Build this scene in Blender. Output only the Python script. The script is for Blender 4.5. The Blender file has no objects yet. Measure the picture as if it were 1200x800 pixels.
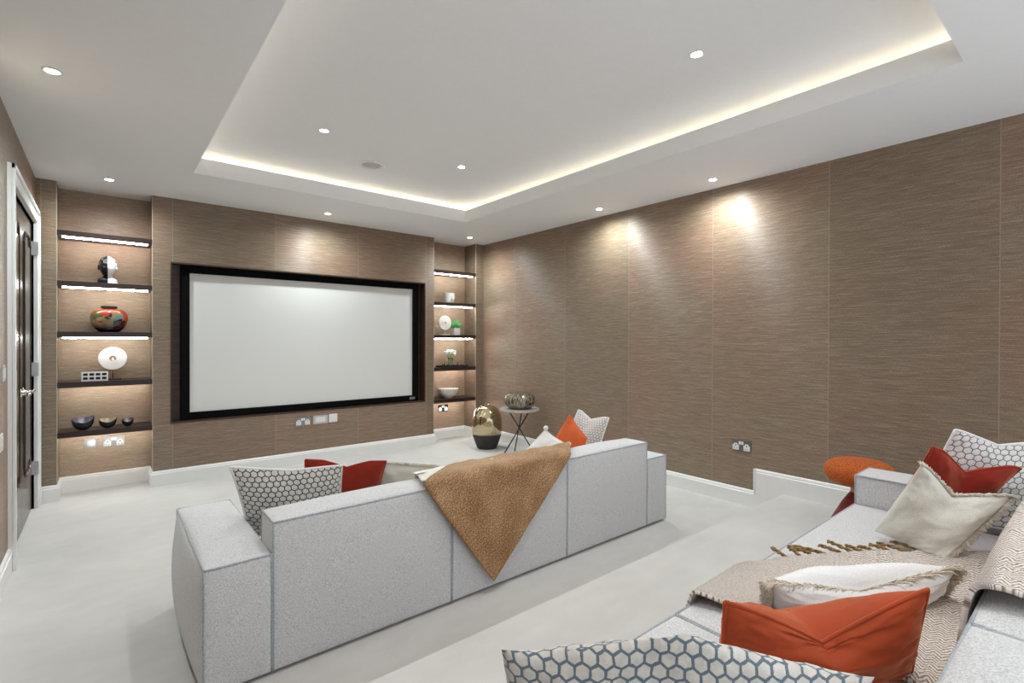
import bpy, bmesh, math, random
from math import sin, cos, pi, sqrt, radians, exp
from mathutils import Vector, Matrix, noise
random.seed(7)
COL = bpy.context.scene.collection

# ------------------------------------------------------------------ dimensions (metres)
WL, WR, WB, WF = -0.40, 3.75, -0.46, 5.15      # left, right, back, front wall faces
NB = 5.40                                       # niche back
CH = 2.448                                      # ceiling
TX0, TX1, TY0, TY1 = 0.50, 2.86, 0.43, 4.26     # ceiling tray opening
TZ = 2.64
PLY, PLZ = 1.535, 0.15                          # platform edge, platform height
NLX0, NLX1 = -0.283, 0.312
NRX0, NRX1 = 3.02, 3.625

# ------------------------------------------------------------------ material helpers
def new_mat(name):
    m = bpy.data.materials.new(name); m.use_nodes = True
    nt = m.node_tree; b = nt.nodes['Principled BSDF']
    return m, nt, b
def N(nt, t, **k):
    n = nt.nodes.new(t)
    for a, v in k.items(): setattr(n, a, v)
    return n
def L(nt, a, b): nt.links.new(a, b)
def ramp(nt, fac, stops):
    r = N(nt, 'ShaderNodeValToRGB'); e = r.color_ramp.elements
    e[0].position, e[0].color = stops[0][0], (*stops[0][1], 1)
    e[1].position, e[1].color = stops[1][0], (*stops[1][1], 1)
    for p, c in stops[2:]:
        x = e.new(p); x.color = (*c, 1)
    L(nt, fac, r.inputs[0]); return r.outputs[0]
def math_(nt, op, a, b=None, c=None):
    n = N(nt, 'ShaderNodeMath', operation=op)
    for i, v in enumerate((a, b, c)):
        if v is None: continue
        if isinstance(v, (int, float)): n.inputs[i].default_value = v
        else: L(nt, v, n.inputs[i])
    return n.outputs[0]
def vmath(nt, op, a, b=None, out=0):
    n = N(nt, 'ShaderNodeVectorMath', operation=op)
    for i, v in enumerate((a, b)):
        if v is None: continue
        if isinstance(v, tuple): n.inputs[i].default_value = v
        elif isinstance(v, (int, float)): n.inputs[i].default_value = (v, v, v)
        else: L(nt, v, n.inputs[i])
    return n.outputs[out]
def mixc(nt, fac, a, b, mode='MIX'):
    n = N(nt, 'ShaderNodeMix', data_type='RGBA', blend_type=mode)
    if isinstance(fac, (int, float)): n.inputs[0].default_value = fac
    else: L(nt, fac, n.inputs[0])
    for i, v in ((6, a), (7, b)):
        if isinstance(v, tuple): n.inputs[i].default_value = (*v, 1)
        else: L(nt, v, n.inputs[i])
    return n.outputs[2]
def noise_tex(nt, vec, scale, detail=3, rough=.5):
    n = N(nt, 'ShaderNodeTexNoise'); n.inputs['Scale'].default_value = scale
    n.inputs['Detail'].default_value = detail; n.inputs['Roughness'].default_value = rough
    if vec is not None: L(nt, vec, n.inputs['Vector'])
    return n.outputs[0]
def bump(nt, b, h, strength=.3, dist=.002):
    n = N(nt, 'ShaderNodeBump'); n.inputs['Strength'].default_value = strength
    n.inputs['Distance'].default_value = dist
    L(nt, h, n.inputs['Height']); L(nt, n.outputs[0], b.inputs['Normal'])
def pos(nt): return N(nt, 'ShaderNodeNewGeometry').outputs['Position']
def objc(nt): return N(nt, 'ShaderNodeTexCoord').outputs['Object']
def uvc(nt): return N(nt, 'ShaderNodeTexCoord').outputs['UV']

def plain(name, col, rough=.5, metal=0, spec=.5, ns=0, amt=.06, bumpd=0):
    m, nt, b = new_mat(name)
    b.inputs['Roughness'].default_value = rough; b.inputs['Metallic'].default_value = metal
    b.inputs['Specular IOR Level'].default_value = spec
    if ns:
        f = noise_tex(nt, pos(nt), ns, 4)
        c = ramp(nt, f, [(.3, tuple(x*(1-amt) for x in col)), (.7, tuple(min(1, x*(1+amt)) for x in col))])
        L(nt, c, b.inputs['Base Color'])
        if bumpd: bump(nt, b, f, .5, bumpd)
    else: b.inputs['Base Color'].default_value = (*col, 1)
    return m
def emis(name, col, s):
    m, nt, b = new_mat(name)
    b.inputs['Base Color'].default_value = (.9, .9, .9, 1)
    b.inputs['Emission Color'].default_value = (*col, 1); b.inputs['Emission Strength'].default_value = s
    return m

def grasscloth(name, axis, off, width=.822, gain=1.0):
    m, nt, b = new_mat(name)
    p = pos(nt)
    sp = N(nt, 'ShaderNodeSeparateXYZ'); L(nt, p, sp.inputs[0])
    a = sp.outputs[axis]
    q = math_(nt, 'DIVIDE', math_(nt, 'SUBTRACT', a, off), width)
    fl = math_(nt, 'FLOOR', q); fr = math_(nt, 'FRACT', q)
    wn = N(nt, 'ShaderNodeTexWhiteNoise', noise_dimensions='1D'); L(nt, fl, wn.inputs['W'])
    # offset each drop of paper so that the weave does not run through
    cmb = N(nt, 'ShaderNodeCombineXYZ'); L(nt, wn.outputs[0], cmb.inputs[2])
    p2 = vmath(nt, 'ADD', p, vmath(nt, 'MULTIPLY', cmb.outputs[0], 3.7))
    s1 = noise_tex(nt, vmath(nt, 'MULTIPLY', p2, (10, 10, 440)), 1, 3, .6)
    s2 = noise_tex(nt, vmath(nt, 'MULTIPLY', p2, (2.5, 2.5, 110)), 1, 3, .6)
    s3 = noise_tex(nt, vmath(nt, 'MULTIPLY', p2, (300, 300, 60)), 1, 2, .5)
    f = math_(nt, 'ADD', math_(nt, 'MULTIPLY', s1, .6), math_(nt, 'ADD', math_(nt, 'MULTIPLY', s2, .12), math_(nt, 'MULTIPLY', s3, .28)))
    g = gain
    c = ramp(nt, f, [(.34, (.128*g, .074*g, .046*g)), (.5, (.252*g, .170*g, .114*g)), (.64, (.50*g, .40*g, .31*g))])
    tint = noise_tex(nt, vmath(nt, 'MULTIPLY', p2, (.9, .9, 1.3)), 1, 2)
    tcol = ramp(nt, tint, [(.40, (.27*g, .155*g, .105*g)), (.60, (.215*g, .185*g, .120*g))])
    c = mixc(nt, .38, c, tcol)
    br = math_(nt, 'ADD', .93, math_(nt, 'MULTIPLY', wn.outputs[0], .14))
    cc = N(nt, 'ShaderNodeCombineXYZ')
    for i in range(3): L(nt, br, cc.inputs[i])
    c = mixc(nt, 1, c, cc.outputs[0], 'MULTIPLY')
    seam = math_(nt, 'LESS_THAN', fr, .006)
    c = mixc(nt, math_(nt, 'MULTIPLY', seam, .45), c, (.40, .33, .26))
    L(nt, c, b.inputs['Base Color'])
    b.inputs['Roughness'].default_value = .54
    b.inputs['IOR'].default_value = 1.5; b.inputs['Specular IOR Level'].default_value = .62
    # silky horizontal fibres: highlights stretch up and down across them
    b.inputs['Anisotropic'].default_value = .85
    tg = N(nt, 'ShaderNodeCombineXYZ'); tg.inputs[2].default_value = 1; L(nt, tg.outputs[0], b.inputs['Tangent'])
    bump(nt, b, f, .35, .002)
    return m

def carpet_mat():
    m, nt, b = new_mat('carpet')
    p = pos(nt)
    f1 = noise_tex(nt, p, 2.2, 4, .6); f2 = noise_tex(nt, p, 260, 3, .7); f3 = noise_tex(nt, vmath(nt, 'MULTIPLY', p, (6, 14, 6)), 1, 3)
    f = math_(nt, 'ADD', math_(nt, 'MULTIPLY', f1, .5), math_(nt, 'ADD', math_(nt, 'MULTIPLY', f2, .25), math_(nt, 'MULTIPLY', f3, .25)))
    c = ramp(nt, f, [(.35, (.52, .51, .49)), (.65, (.62, .61, .59))])
    L(nt, c, b.inputs['Base Color']); b.inputs['Roughness'].default_value = .95
    b.inputs['Specular IOR Level'].default_value = .1
    b.inputs['Sheen Weight'].default_value = .2
    bump(nt, b, f2, .5, .004)
    return m

def fabric(name, dark, light, scale=420, rough=.9, sheen=.25, bd=.0015, big=0.0, uv=False, spec=.2):
    m, nt, b = new_mat(name)
    p = objc(nt)
    f = noise_tex(nt, p, scale, 3, .7)
    if big:
        f = math_(nt, 'ADD', math_(nt, 'MULTIPLY', f, 1-big), math_(nt, 'MULTIPLY', noise_tex(nt, p, 9, 3), big))
    c = ramp(nt, f, [(.36, dark), (.62, light)])
    L(nt, c, b.inputs['Base Color']); b.inputs['Roughness'].default_value = rough
    b.inputs['Sheen Weight'].default_value = sheen; b.inputs['Specular IOR Level'].default_value = spec
    bump(nt, b, f, .6, bd)
    return m

def hex_mat(name, ground, cell, cells, line=.09):
    """hexagons on UV (0..1 across one cushion)"""
    m, nt, b = new_mat(name)
    r = (1.0, 1.7320508, 1.0); h = (.5, .8660254, .5)
    uv = uvc(nt)
    nz = N(nt, 'ShaderNodeTexNoise'); nz.inputs['Scale'].default_value = 60; L(nt, uv, nz.inputs['Vector'])
    jit = vmath(nt, 'MULTIPLY', vmath(nt, 'SUBTRACT', nz.outputs[1], .5), .006)
    p = vmath(nt, 'ADD', vmath(nt, 'MULTIPLY', vmath(nt, 'ADD', uv, jit), (cells, cells, 0)), (50, 50*1.7320508, 0))
    a = vmath(nt, 'SUBTRACT', vmath(nt, 'MODULO', p, r), h)
    b2 = vmath(nt, 'SUBTRACT', vmath(nt, 'MODULO', vmath(nt, 'SUBTRACT', p, h), r), h)
    flat = (1, 1, 0)
    a = vmath(nt, 'MULTIPLY', a, flat); b2 = vmath(nt, 'MULTIPLY', b2, flat)
    la = vmath(nt, 'LENGTH', a, None, 1); lb = vmath(nt, 'LENGTH', b2, None, 1)
    sel = math_(nt, 'LESS_THAN', lb, la)
    mx = N(nt, 'ShaderNodeMix', data_type='VECTOR'); L(nt, sel, mx.inputs[0]); L(nt, a, mx.inputs[4]); L(nt, b2, mx.inputs[5])
    g = vmath(nt, 'ABSOLUTE', mx.outputs[1])
    sx = N(nt, 'ShaderNodeSeparateXYZ'); L(nt, g, sx.inputs[0])
    d = math_(nt, 'MAXIMUM', sx.outputs[0], vmath(nt, 'DOT_PRODUCT', g, (.5, .8660254, 0), 1))
    e = N(nt, 'ShaderNodeMapRange'); L(nt, d, e.inputs[0])
    e.inputs[1].default_value = .5-line-.02; e.inputs[2].default_value = .5-line+.02
    tex = noise_tex(nt, uv, 300, 3, .7)
    cl = ramp(nt, noise_tex(nt, uv, 30, 4, .7), [(.35, tuple(x*.80 for x in cell)), (.65, cell)])
    gr = ramp(nt, tex, [(.35, tuple(x*.7 for x in ground)), (.65, tuple(x*1.2 for x in ground))])
    L(nt, mixc(nt, e.outputs[0], cl, gr), b.inputs['Base Color'])
    b.inputs['Roughness'].default_value = .85; b.inputs['Specular IOR Level'].default_value = .2
    b.inputs['Sheen Weight'].default_value = .2
    bump(nt, b, math_(nt, 'ADD', math_(nt, 'MULTIPLY', e.outputs[0], -1.0), math_(nt, 'MULTIPLY', tex, .5)), .5, .003)
    return m

def wood_mat(name, dark, light, axis=0, rough=.35):
    m, nt, b = new_mat(name)
    s = [30, 30, 30]; s[axis] = 2
    f = noise_tex(nt, vmath(nt, 'MULTIPLY', pos(nt), tuple(s)), 1, 5, .6)
    L(nt, ramp(nt, f, [(.3, dark), (.7, light)]), b.inputs['Base Color'])
    b.inputs['Roughness'].default_value = rough
    return m

def throw_mat():
    """woven beige herringbone throw; UV in metres"""
    m, nt, b = new_mat('herringbone_wool')
    uv = uvc(nt); s = N(nt, 'ShaderNodeSeparateXYZ'); L(nt, uv, s.inputs[0])
    tri = math_(nt, 'PINGPONG', s.outputs[0], .018)
    w = math_(nt, 'SINE', math_(nt, 'MULTIPLY', math_(nt, 'ADD', s.outputs[1], math_(nt, 'MULTIPLY', tri, .9)), 2*pi/.012))
    nz = noise_tex(nt, uv, 170, 3, .7)
    f = math_(nt, 'ADD', math_(nt, 'MULTIPLY', w, .20), nz)
    c = ramp(nt, f, [(.32, (.27, .19, .14)), (.48, (.62, .54, .47)), (.62, (.86, .82, .78))])
    L(nt, c, b.inputs['Base Color']); b.inputs['Roughness'].default_value = .95
    b.inputs['Sheen Weight'].default_value = .3; b.inputs['Specular IOR Level'].default_value = .1
    bump(nt, b, f, .8, .005)
    return m

def gold_mat():
    m, nt, b = new_mat('gold_chenille')
    uv = uvc(nt)
    f1 = noise_tex(nt, vmath(nt, 'MULTIPLY', uv, (230, 110, 1)), 1, 4, .8)
    f2 = noise_tex(nt, uv, 7, 3, .6)
    f = math_(nt, 'ADD', math_(nt, 'MULTIPLY', f1, .85), math_(nt, 'MULTIPLY', f2, .15))
    c = ramp(nt, f, [(.42, (.15, .058, .014)), (.50, (.30, .145, .048)), (.58, (.66, .44, .25))])
    L(nt, c, b.inputs['Base Color']); b.inputs['Roughness'].default_value = .55
    b.inputs['Sheen Weight'].default_value = .6; b.inputs['Sheen Roughness'].default_value = .35
    b.inputs['Sheen Tint'].default_value = (1, .8, .5, 1)
    bump(nt, b, f1, .7, .003)
    return m

def velvet(name, col, sheen=.8):
    m, nt, b = new_mat(name)
    f = noise_tex(nt, objc(nt), 6, 3)
    L(nt, ramp(nt, f, [(.3, tuple(x*.82 for x in col)), (.7, tuple(x*1.1 for x in col))]), b.inputs['Base Color'])
    b.inputs['Roughness'].default_value = .6; b.inputs['Sheen Weight'].default_value = sheen
    b.inputs['Sheen Tint'].default_value = (1, .45, .25, 1); b.inputs['Sheen Roughness'].default_value = .4
    b.inputs['Specular IOR Level'].default_value = .15
    return m

M = {}
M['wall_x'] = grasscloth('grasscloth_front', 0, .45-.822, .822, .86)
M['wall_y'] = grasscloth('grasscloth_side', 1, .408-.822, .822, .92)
M['niche'] = grasscloth('grasscloth_niche_lit', 0, -5, 20, 1.25)  # lighter copy of the wall paper; shelf light glow is partly in the colour
M['ceil'] = plain('ceiling_paint', (.87, .875, .88), .8, spec=.2, ns=30, amt=.01)
M['white'] = plain('white_gloss_paint', (.80, .80, .78), .35, ns=20, amt=.01)
M['carpet'] = carpet_mat()
M['sofa'] = fabric('pale_grey_weave', (.45, .455, .465), (.74, .745, .755), 260, bd=.002)
M['piping'] = fabric('grey_piping', (.27, .29, .32), (.46, .49, .52), 200)
M['black'] = plain('black_plastic', (.012, .012, .012), .5)
M['velvetblack'] = plain('black_velvet_frame', (.004, .004, .004), .9, spec=.1)
M['espresso'] = wood_mat('espresso_wood', (.012, .006, .0045), (.035, .017, .012), 0, .35)
M['lining'] = wood_mat('walnut_lining', (.022, .010, .006), (.060, .028, .016), 0, .45)
M['liningz'] = wood_mat('walnut_lining_upright', (.022, .010, .006), (.060, .028, .016), 2, .45)
M['doorwood'] = wood_mat('dark_door_veneer', (.050, .032, .022), (.110, .075, .052), 2, .22)
M['screen'] = plain('projection_fabric', (.72, .72, .70), .9, spec=.1)
M['plate'] = plain('dark_chrome_plate', (.30, .30, .32), .3, 1)
M['chrome'] = plain('chrome', (.8, .8, .82), .12, 1)
M['satin'] = plain('satin_steel', (.62, .62, .63), .35, 1)
M['led'] = emis('led_strip_light', (1, .96, .90), 60)
M['cove'] = emis('cove_led_light', (1, .87, .67), 12)
M['lens'] = emis('downlight_lens', (1, .98, .95), 40)
M['brass'] = plain('polished_brass_glass', (.60, .50, .33), .10, 1)
M['charcoal'] = plain('charcoal_ceramic', (.035, .028, .026), .7, ns=80, bumpd=.001)
M['gold'] = gold_mat(); M['throw'] = throw_mat()
M['cream'] = fabric('cream_linen', (.66, .645, .58), (.80, .79, .73), 300, sheen=.15)
M['creamfur'] = fabric('cream_fringe', (.55, .47, .37), (.80, .72, .60), 200)
M['creamedge'] = fabric('pale_cream_fringe', (.74, .68, .56), (.88, .84, .75), 200)
M['whitecloth'] = fabric('white_cotton', (.74, .73, .72), (.86, .86, .85), 300, sheen=.1)
M['orange'] = velvet('burnt_orange_velvet', (.40, .060, .018))
M['orangebright'] = velvet('bright_orange_velvet', (.62, .115, .035))
M['red'] = velvet('brick_red_velvet', (.30, .024, .014))
M['boucle'] = fabric('orange_boucle', (.28, .050, .010), (.62, .15, .03), 150, sheen=.05, bd=.008)
M['redbase'] = fabric('dark_red_felt', (.10, .010, .006), (.20, .025, .015), 90, sheen=.2)
M['hexdark'] = hex_mat('black_hexagon_print', (.035, .038, .045), (.78, .76, .70), 17, .075)
M['hexblue'] = hex_mat('blue_grey_hexagon_print', (.155, .20, .245), (.76, .73, .67), 25, .09)
M['hexblue2'] = hex_mat('grey_hexagon_print', (.17, .19, .22), (.78, .76, .72), 18, .07)
M['tassel'] = fabric('olive_brown_yarn', (.13, .070, .020), (.36, .22, .085), 90, bd=.003)
M['oak'] = wood_mat('light_oak', (.30, .19, .07), (.44, .29, .12), 2, .4)
M['stone'] = plain('grey_stone_top', (.42, .40, .37), .5, ns=40, amt=.15)
M['pearl'] = plain('white_marble', (.80, .79, .76), .35, ns=12, amt=.05)
M['copper'] = plain('copper_rod', (.75, .42, .25), .25, 1)
M['green'] = plain('succulent_green', (.10, .42, .13), .5, ns=60, amt=.3)
M['stem'] = plain('stem_green', (.16, .36, .08), .5)
M['petal'] = plain('white_petal', (.86, .86, .80), .6)
M['glow'] = plain('glossy_black_bronze', (.030, .028, .030), .12, .4)
M['bowlsilver'] = plain('silver_blue_glaze', (.42, .42, .50), .2, .7)
M['bowlgold'] = plain('pale_gold_glaze', (.75, .66, .46), .25, .6)

# ------------------------------------------------------------------ mesh helpers
def tag(o, label=None, cat=None, group=None, kind=None):
    if label: o['label'] = label
    if cat: o['category'] = cat
    if group: o['group'] = group
    if kind: o['kind'] = kind
    return o
def obj(name, bm, mat, parent=None, smooth=False, mats=None):
    me = bpy.data.meshes.new(name); bm.to_mesh(me); bm.free()
    for x in (mats or [mat]): me.materials.append(x)
    if smooth:
        for p in me.polygons: p.use_smooth = True
    o = bpy.data.objects.new(name, me); COL.objects.link(o)
    if parent is not None:
        o.parent = parent
        o.matrix_parent_inverse = parent.matrix_basis.inverted()   # meshes are built in world space
    return o
def thing(name, label, cat, loc=(0, 0, 0), group=None):
    o = bpy.data.objects.new(name, None); COL.objects.link(o); o.location = loc
    o.empty_display_size = .05
    return tag(o, label, cat, group)
def dup(root, loc, label=None, group=None):
    r = root.copy(); COL.objects.link(r); r.location = loc
    if label: r['label'] = label
    if group: r['group'] = group
    for ch in list(root.children):
        c = ch.copy(); COL.objects.link(c); c.parent = r
        for g in list(ch.children):
            d = g.copy(); COL.objects.link(d); d.parent = c
    return r
def box(bm, x0, x1, y0, y1, z0, z1):
    x0, x1 = sorted((x0, x1)); y0, y1 = sorted((y0, y1)); z0, z1 = sorted((z0, z1))
    vs = [bm.verts.new((x, y, z)) for x in (x0, x1) for y in (y0, y1) for z in (z0, z1)]
    for f in ((0, 1, 3, 2), (4, 6, 7, 5), (0, 4, 5, 1), (2, 3, 7, 6), (0, 2, 6, 4), (1, 5, 7, 3)):
        bm.faces.new([vs[i] for i in f])
    return bm
def bxs(*bs, bev=0):
    bm = bmesh.new()
    for b in bs: box(bm, *b)
    if bev: bmesh.ops.bevel(bm, geom=bm.edges[:], offset=bev, segments=2, affect='EDGES')
    return bm
def lathe(prof, c=(0, 0, 0), n=40, sx=1, sy=1, cap=True, bm=None):
    bm = bm or bmesh.new(); rings = []
    for r, z in prof:
        rings.append([bm.verts.new((c[0]+sx*r*cos(2*pi*i/n), c[1]+sy*r*sin(2*pi*i/n), c[2]+z)) for i in range(n)])
    for a, b in zip(rings, rings[1:]):
        for i in range(n): bm.faces.new((a[i], a[(i+1) % n], b[(i+1) % n], b[i]))
    if cap:
        if prof[0][0] > 1e-4: bm.faces.new(rings[0][::-1])
        if prof[-1][0] > 1e-4: bm.faces.new(rings[-1])
    bmesh.ops.remove_doubles(bm, verts=bm.verts[:], dist=1e-5)
    bmesh.ops.recalc_face_normals(bm, faces=bm.faces[:])
    return bm
def tube(bm, pts, r, n=8, taper=None):
    pts = [Vector(p) for p in pts]; rings = []
    t0 = (pts[1]-pts[0]).normalized(); up = Vector((0, 0, 1)) if abs(t0.z) < .9 else Vector((1, 0, 0))
    a = t0.cross(up).normalized()
    for i, p in enumerate(pts):
        t = (pts[min(i+1, len(pts)-1)]-pts[max(i-1, 0)]).normalized()
        a = (a-t*a.dot(t)).normalized(); b = t.cross(a)
        rr = r*(taper[i] if taper else 1)
        rings.append([bm.verts.new(p+(a*cos(2*pi*k/n)+b*sin(2*pi*k/n))*rr) for k in range(n)])
    for p, q in zip(rings, rings[1:]):
        for k in range(n): bm.faces.new((p[k], p[(k+1) % n], q[(k+1) % n], q[k]))
    bm.faces.new(rings[0][::-1]); bm.faces.new(rings[-1])
    return bm
def struct(name, bm, mat, parent=None, **k):
    o = obj(name, bm, mat, parent, **k)
    if parent is None: o['kind'] = 'structure'
    return o
def lerp(a, b, t): return a+(b-a)*t

# ------------------------------------------------------------------ SHELL
struct('floor', bxs((WL-.1, WR+.1, PLY-.3, NB+.1, -.1, 0)), M['carpet'])
bm = bxs((WL, WR, WB, PLY, 0.001, PLZ))
ed = [e for e in bm.edges if all(abs(v.co.y-PLY) < 1e-4 and abs(v.co.z-PLZ) < 1e-4 for v in e.verts)]
bmesh.ops.bevel(bm, geom=ed, offset=.02, segments=5, affect='EDGES')
pf = struct('floor_platform', bm, M['carpet'], smooth=False)
# front wall: chimney breast with the screen recess, niche back and pilasters
SX0, SX1, SZ0, SZ1, SY = .436, 2.906, .515, 1.903, 5.25
struct('wall_front', bxs((NLX1, SX0, WF, NB, 0, CH), (SX1, NRX0, WF, NB, 0, CH), (SX0, SX1, WF, NB, 0, SZ0),
                         (SX0, SX1, WF, NB, SZ1, CH), (SX0, SX1, SY+.02, NB, SZ0, SZ1)), M['wall_x'])
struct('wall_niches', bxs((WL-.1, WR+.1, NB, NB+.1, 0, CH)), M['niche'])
struct('wall_pilaster_left', bxs((WL, NLX0, WF, NB, 0, CH)), M['wall_x'])
struct('wall_pilaster_right', bxs((NRX1, WR, WF, NB, 0, CH)), M['wall_x'])
struct('wall_right', bxs((WR, WR+.1, WB-.1, NB, 0, CH)), M['wall_y'])
DY0, DY1, DZ = 3.84, 5.02, 2.09
struct('wall_left', bxs((WL-.1, WL, WB-.1, DY0, 0, CH), (WL-.1, WL, DY1, NB, 0, CH), (WL-.1, WL, DY0, DY1, DZ, CH)), M['wall_y'])
# pale strips on the niche corners: brightly lit reveal edges put in as colour
bead = plain('lit_reveal_edge', (.50, .45, .38), .4)
for i, x in enumerate((NLX0, NLX1, NRX0, NRX1)):
    struct('trim_%d' % (i+6), bxs((x-.002, x+.002, WF-.0015, WF+.004, .125, CH-.001)), bead)
# ceiling: soffit round the tray, fascia, upstand, cove, raised ceiling
SB = .033; TR = .45
def ring(x0, x1, y0, y1, X0, X1, Y0, Y1, z0, z1):
    return [(X0, X1, Y0, y0, z0, z1), (X0, X1, y1, Y1, z0, z1), (X0, x0, y0, y1, z0, z1), (x1, X1, y0, y1, z0, z1)]
cb = ring(TX0, TX1, TY0, TY1, WL-.1, WR+.1, WB-.1, NB+.1, CH, CH+.066)
cb += ring(TX0-SB, TX1+SB, TY0-SB, TY1+SB, TX0-SB-.015, TX1+SB+.015, TY0-SB-.015, TY1+SB+.015, CH+.066, CH+.128)
cb += ring(TX0-TR, TX1+TR, TY0-TR, TY1+TR, TX0-TR-.05, TX1+TR+.05, TY0-TR-.05, TY1+TR+.05, CH+.066, TZ)
cb += [(WL-.1, WR+.1, WB-.1, NB+.1, TZ, TZ+.08)]
struct('ceiling', bxs(*cb), M['ceil'])
# cove led tape lying in the trough
cove = thing('cove_light', 'warm white light tape hidden in the trough round the raised ceiling', 'light', (TX0, TY0, CH+.07))
o_ = .385
for nm, b in (('a', (TX0-o_, TX1+o_, TY0-o_-.01, TY0-o_)), ('b', (TX0-o_, TX1+o_, TY1+o_, TY1+o_+.01)),
              ('c', (TX0-o_-.01, TX0-o_, TY0-o_, TY1+o_)), ('d', (TX1+o_, TX1+o_+.01, TY0-o_, TY1+o_))):
    obj('light_tape', bxs((*b, CH+.070, CH+.080)), M['cove'], cove)

# baseboards
def skirt(name, p0, p1, nrm, z0=0, h=.125, t=.018, ends=(0, 0)):
    """moulded board from p0 to p1 (xy), sticking out along nrm"""
    prof = [(0, 0), (t, 0), (t, h-.026), (t*.72, h-.022), (t*.72, h-.014), (t*.5, h-.004), (t*.25, h), (0, h)]
    bm = bmesh.new(); d = Vector((p1[0]-p0[0], p1[1]-p0[1], 0)).normalized(); rs = []
    for k, (p, e) in enumerate(((p0, ends[0]), (p1, ends[1]))):
        s = -1 if k == 0 else 1
        rs.append([bm.verts.new(Vector((p[0]+nrm[0]*a, p[1]+nrm[1]*a, z0+z))+d*(s*e*a)) for a, z in prof])
    n = len(prof)
    for i in range(n): bm.faces.new((rs[0][i], rs[0][(i+1) % n], rs[1][(i+1) % n], rs[1][i]))
    bm.faces.new(rs[0][::-1]); bm.faces.new(rs[1]); bmesh.ops.recalc_face_normals(bm, faces=bm.faces[:])
    return struct(name, bm, M['white'])
skirt('baseboard_front', (NLX1, WF), (NRX0, WF), (0, -1), ends=(1, 1))
skirt('baseboard_niche_left', (NLX0, NB), (NLX1, NB), (0, -1), ends=(-1, -1))
skirt('baseboard_niche_right', (NRX0, NB), (NRX1, NB), (0, -1), ends=(-1, -1))
skirt('baseboard_reveal_left', (NLX0, WF), (NLX0, NB), (1, 0), ends=(1, -1))
skirt('baseboard_reveal_left_chimney', (NLX1, NB), (NLX1, WF), (-1, 0), ends=(-1, 1))
skirt('baseboard_reveal_right_chimney', (NRX0, WF), (NRX0, NB), (1, 0), ends=(1, -1))
skirt('baseboard_reveal_right', (NRX1, NB), (NRX1, WF), (-1, 0), ends=(-1, 1))
skirt('baseboard_pilaster_left', (WL, WF), (NLX0, WF), (0, -1), ends=(0, 1))
skirt('baseboard_pilaster_right', (NRX1, WF), (WR, WF), (0, -1), ends=(1, -1))
STY = 1.715
skirt('baseboard_right', (WR, WF), (WR, STY), (-1, 0), ends=(-1, 0))
skirt('baseboard_right_platform', (WR, STY), (WR, WB), (-1, 0), h=.292)
struct('trim_5', bxs((WR-.021, WR-.001, STY-.012, STY+.004, .10, .292), bev=.003), M['white'])
skirt('baseboard_left', (WL, WB), (WL, DY0-.095), (1, 0), z0=0)

# door frame and two leaves
AW = .095
struct('trim_1', bxs((WL-.10, WL+.022, DY0-AW, DY0, 0, DZ+AW), (WL-.10, WL+.022, DY1, DY1+AW, 0, DZ+AW), (WL-.10, WL+.022, DY0, DY1, DZ, DZ+AW),
                     (WL+.015, WL+.032, DY0-AW, DY0-AW+.03, 0, DZ+AW), (WL+.015, WL+.032, DY1+AW-.03, DY1+AW, 0, DZ+AW), (WL+.015, WL+.032, DY0-AW, DY1+AW, DZ+AW-.03, DZ+AW), bev=.003), M['white'])
DX = WL-.012
groove = plain('door_groove', (.006, .004, .004), .4)
def leaf(name, y0, y1, lever_dir, hinge_y, rose_y):
    d = struct(name, bxs((DX-.04, DX, y0+.002, y1-.002, .008, DZ-.003), bev=.002), M['doorwood'])
    # recessed moulding: tall panel with stepped corners
    bm = bmesh.new(); a, b = y0+.13, y1-.13
    for z0, z1 in ((.33, DZ-.14),):
        loop = [(a, z0+.07), (a+.03, z0+.02), (a+.07, z0), (b-.07, z0), (b-.03, z0+.02), (b, z0+.07), (b, z1-.07), (b-.03, z1-.02), (b-.07, z1), (a+.07, z1), (a+.03, z1-.02), (a, z1-.07)]
        loop.append(loop[0])
        for p, q in zip(loop, loop[1:]): tube(bm, [(DX, *p), (DX, *q)], .011, 6)
    obj('panel_moulding', bm, groove, d)
    obj('panel', bxs((DX-.002, DX+.006, a+.03, b-.03, .40, DZ-.21), bev=.004), M['doorwood'], d)
    h = obj('door_handle', lathe([(.0, 0), (.026, 0), (.026, .008), (.012, .010), (.010, .045), (0, .045)], n=24), M['chrome'], None, smooth=True)
    h.rotation_euler = (0, pi/2, 0); h.location = (DX, rose_y, .90); h.parent = d
    bm = bmesh.new(); tube(bm, [(DX+.042, rose_y, .90), (DX+.05, rose_y+lever_dir*.015, .90), (DX+.05, rose_y+lever_dir*.06, .899), (DX+.046, rose_y+lever_dir*.115, .898)], .0085, 10)
    lv = obj('lever', bm, M['chrome'], None, smooth=True); lv.parent = h
    lv.matrix_parent_inverse = (Matrix.Translation((DX, rose_y, .90)) @ Matrix.Rotation(pi/2, 4, 'Y')).inverted()
    for z in (.30, 1.02, 1.90):
        obj('hinge', bxs((DX-.003, WL+.026, hinge_y-.008, hinge_y+.008, z-.05, z+.05), bev=.002), M['satin'], d)
    return d
ym = (DY0+DY1)/2
leaf('door_1', DY0, ym, -1, DY0+.004, ym-.055)
leaf('door_2', ym, DY1, 1, DY1-.004, ym+.055)

# screen recess lining
t = .012
struct('trim_2', bxs((SX0, SX0+t, WF-.004, SY, SZ0, SZ1), (SX1-t, SX1, WF-.004, SY, SZ0, SZ1)), M['liningz'])
struct('trim_3', bxs((SX0+t, SX1-t, WF-.004, SY, SZ0, SZ0+t), (SX0+t, SX1-t, WF-.004, SY, SZ1-t, SZ1), (SX0+t, SX1-t, SY-.006, SY, SZ0+t, SZ1-t)), M['lining'])

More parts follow.
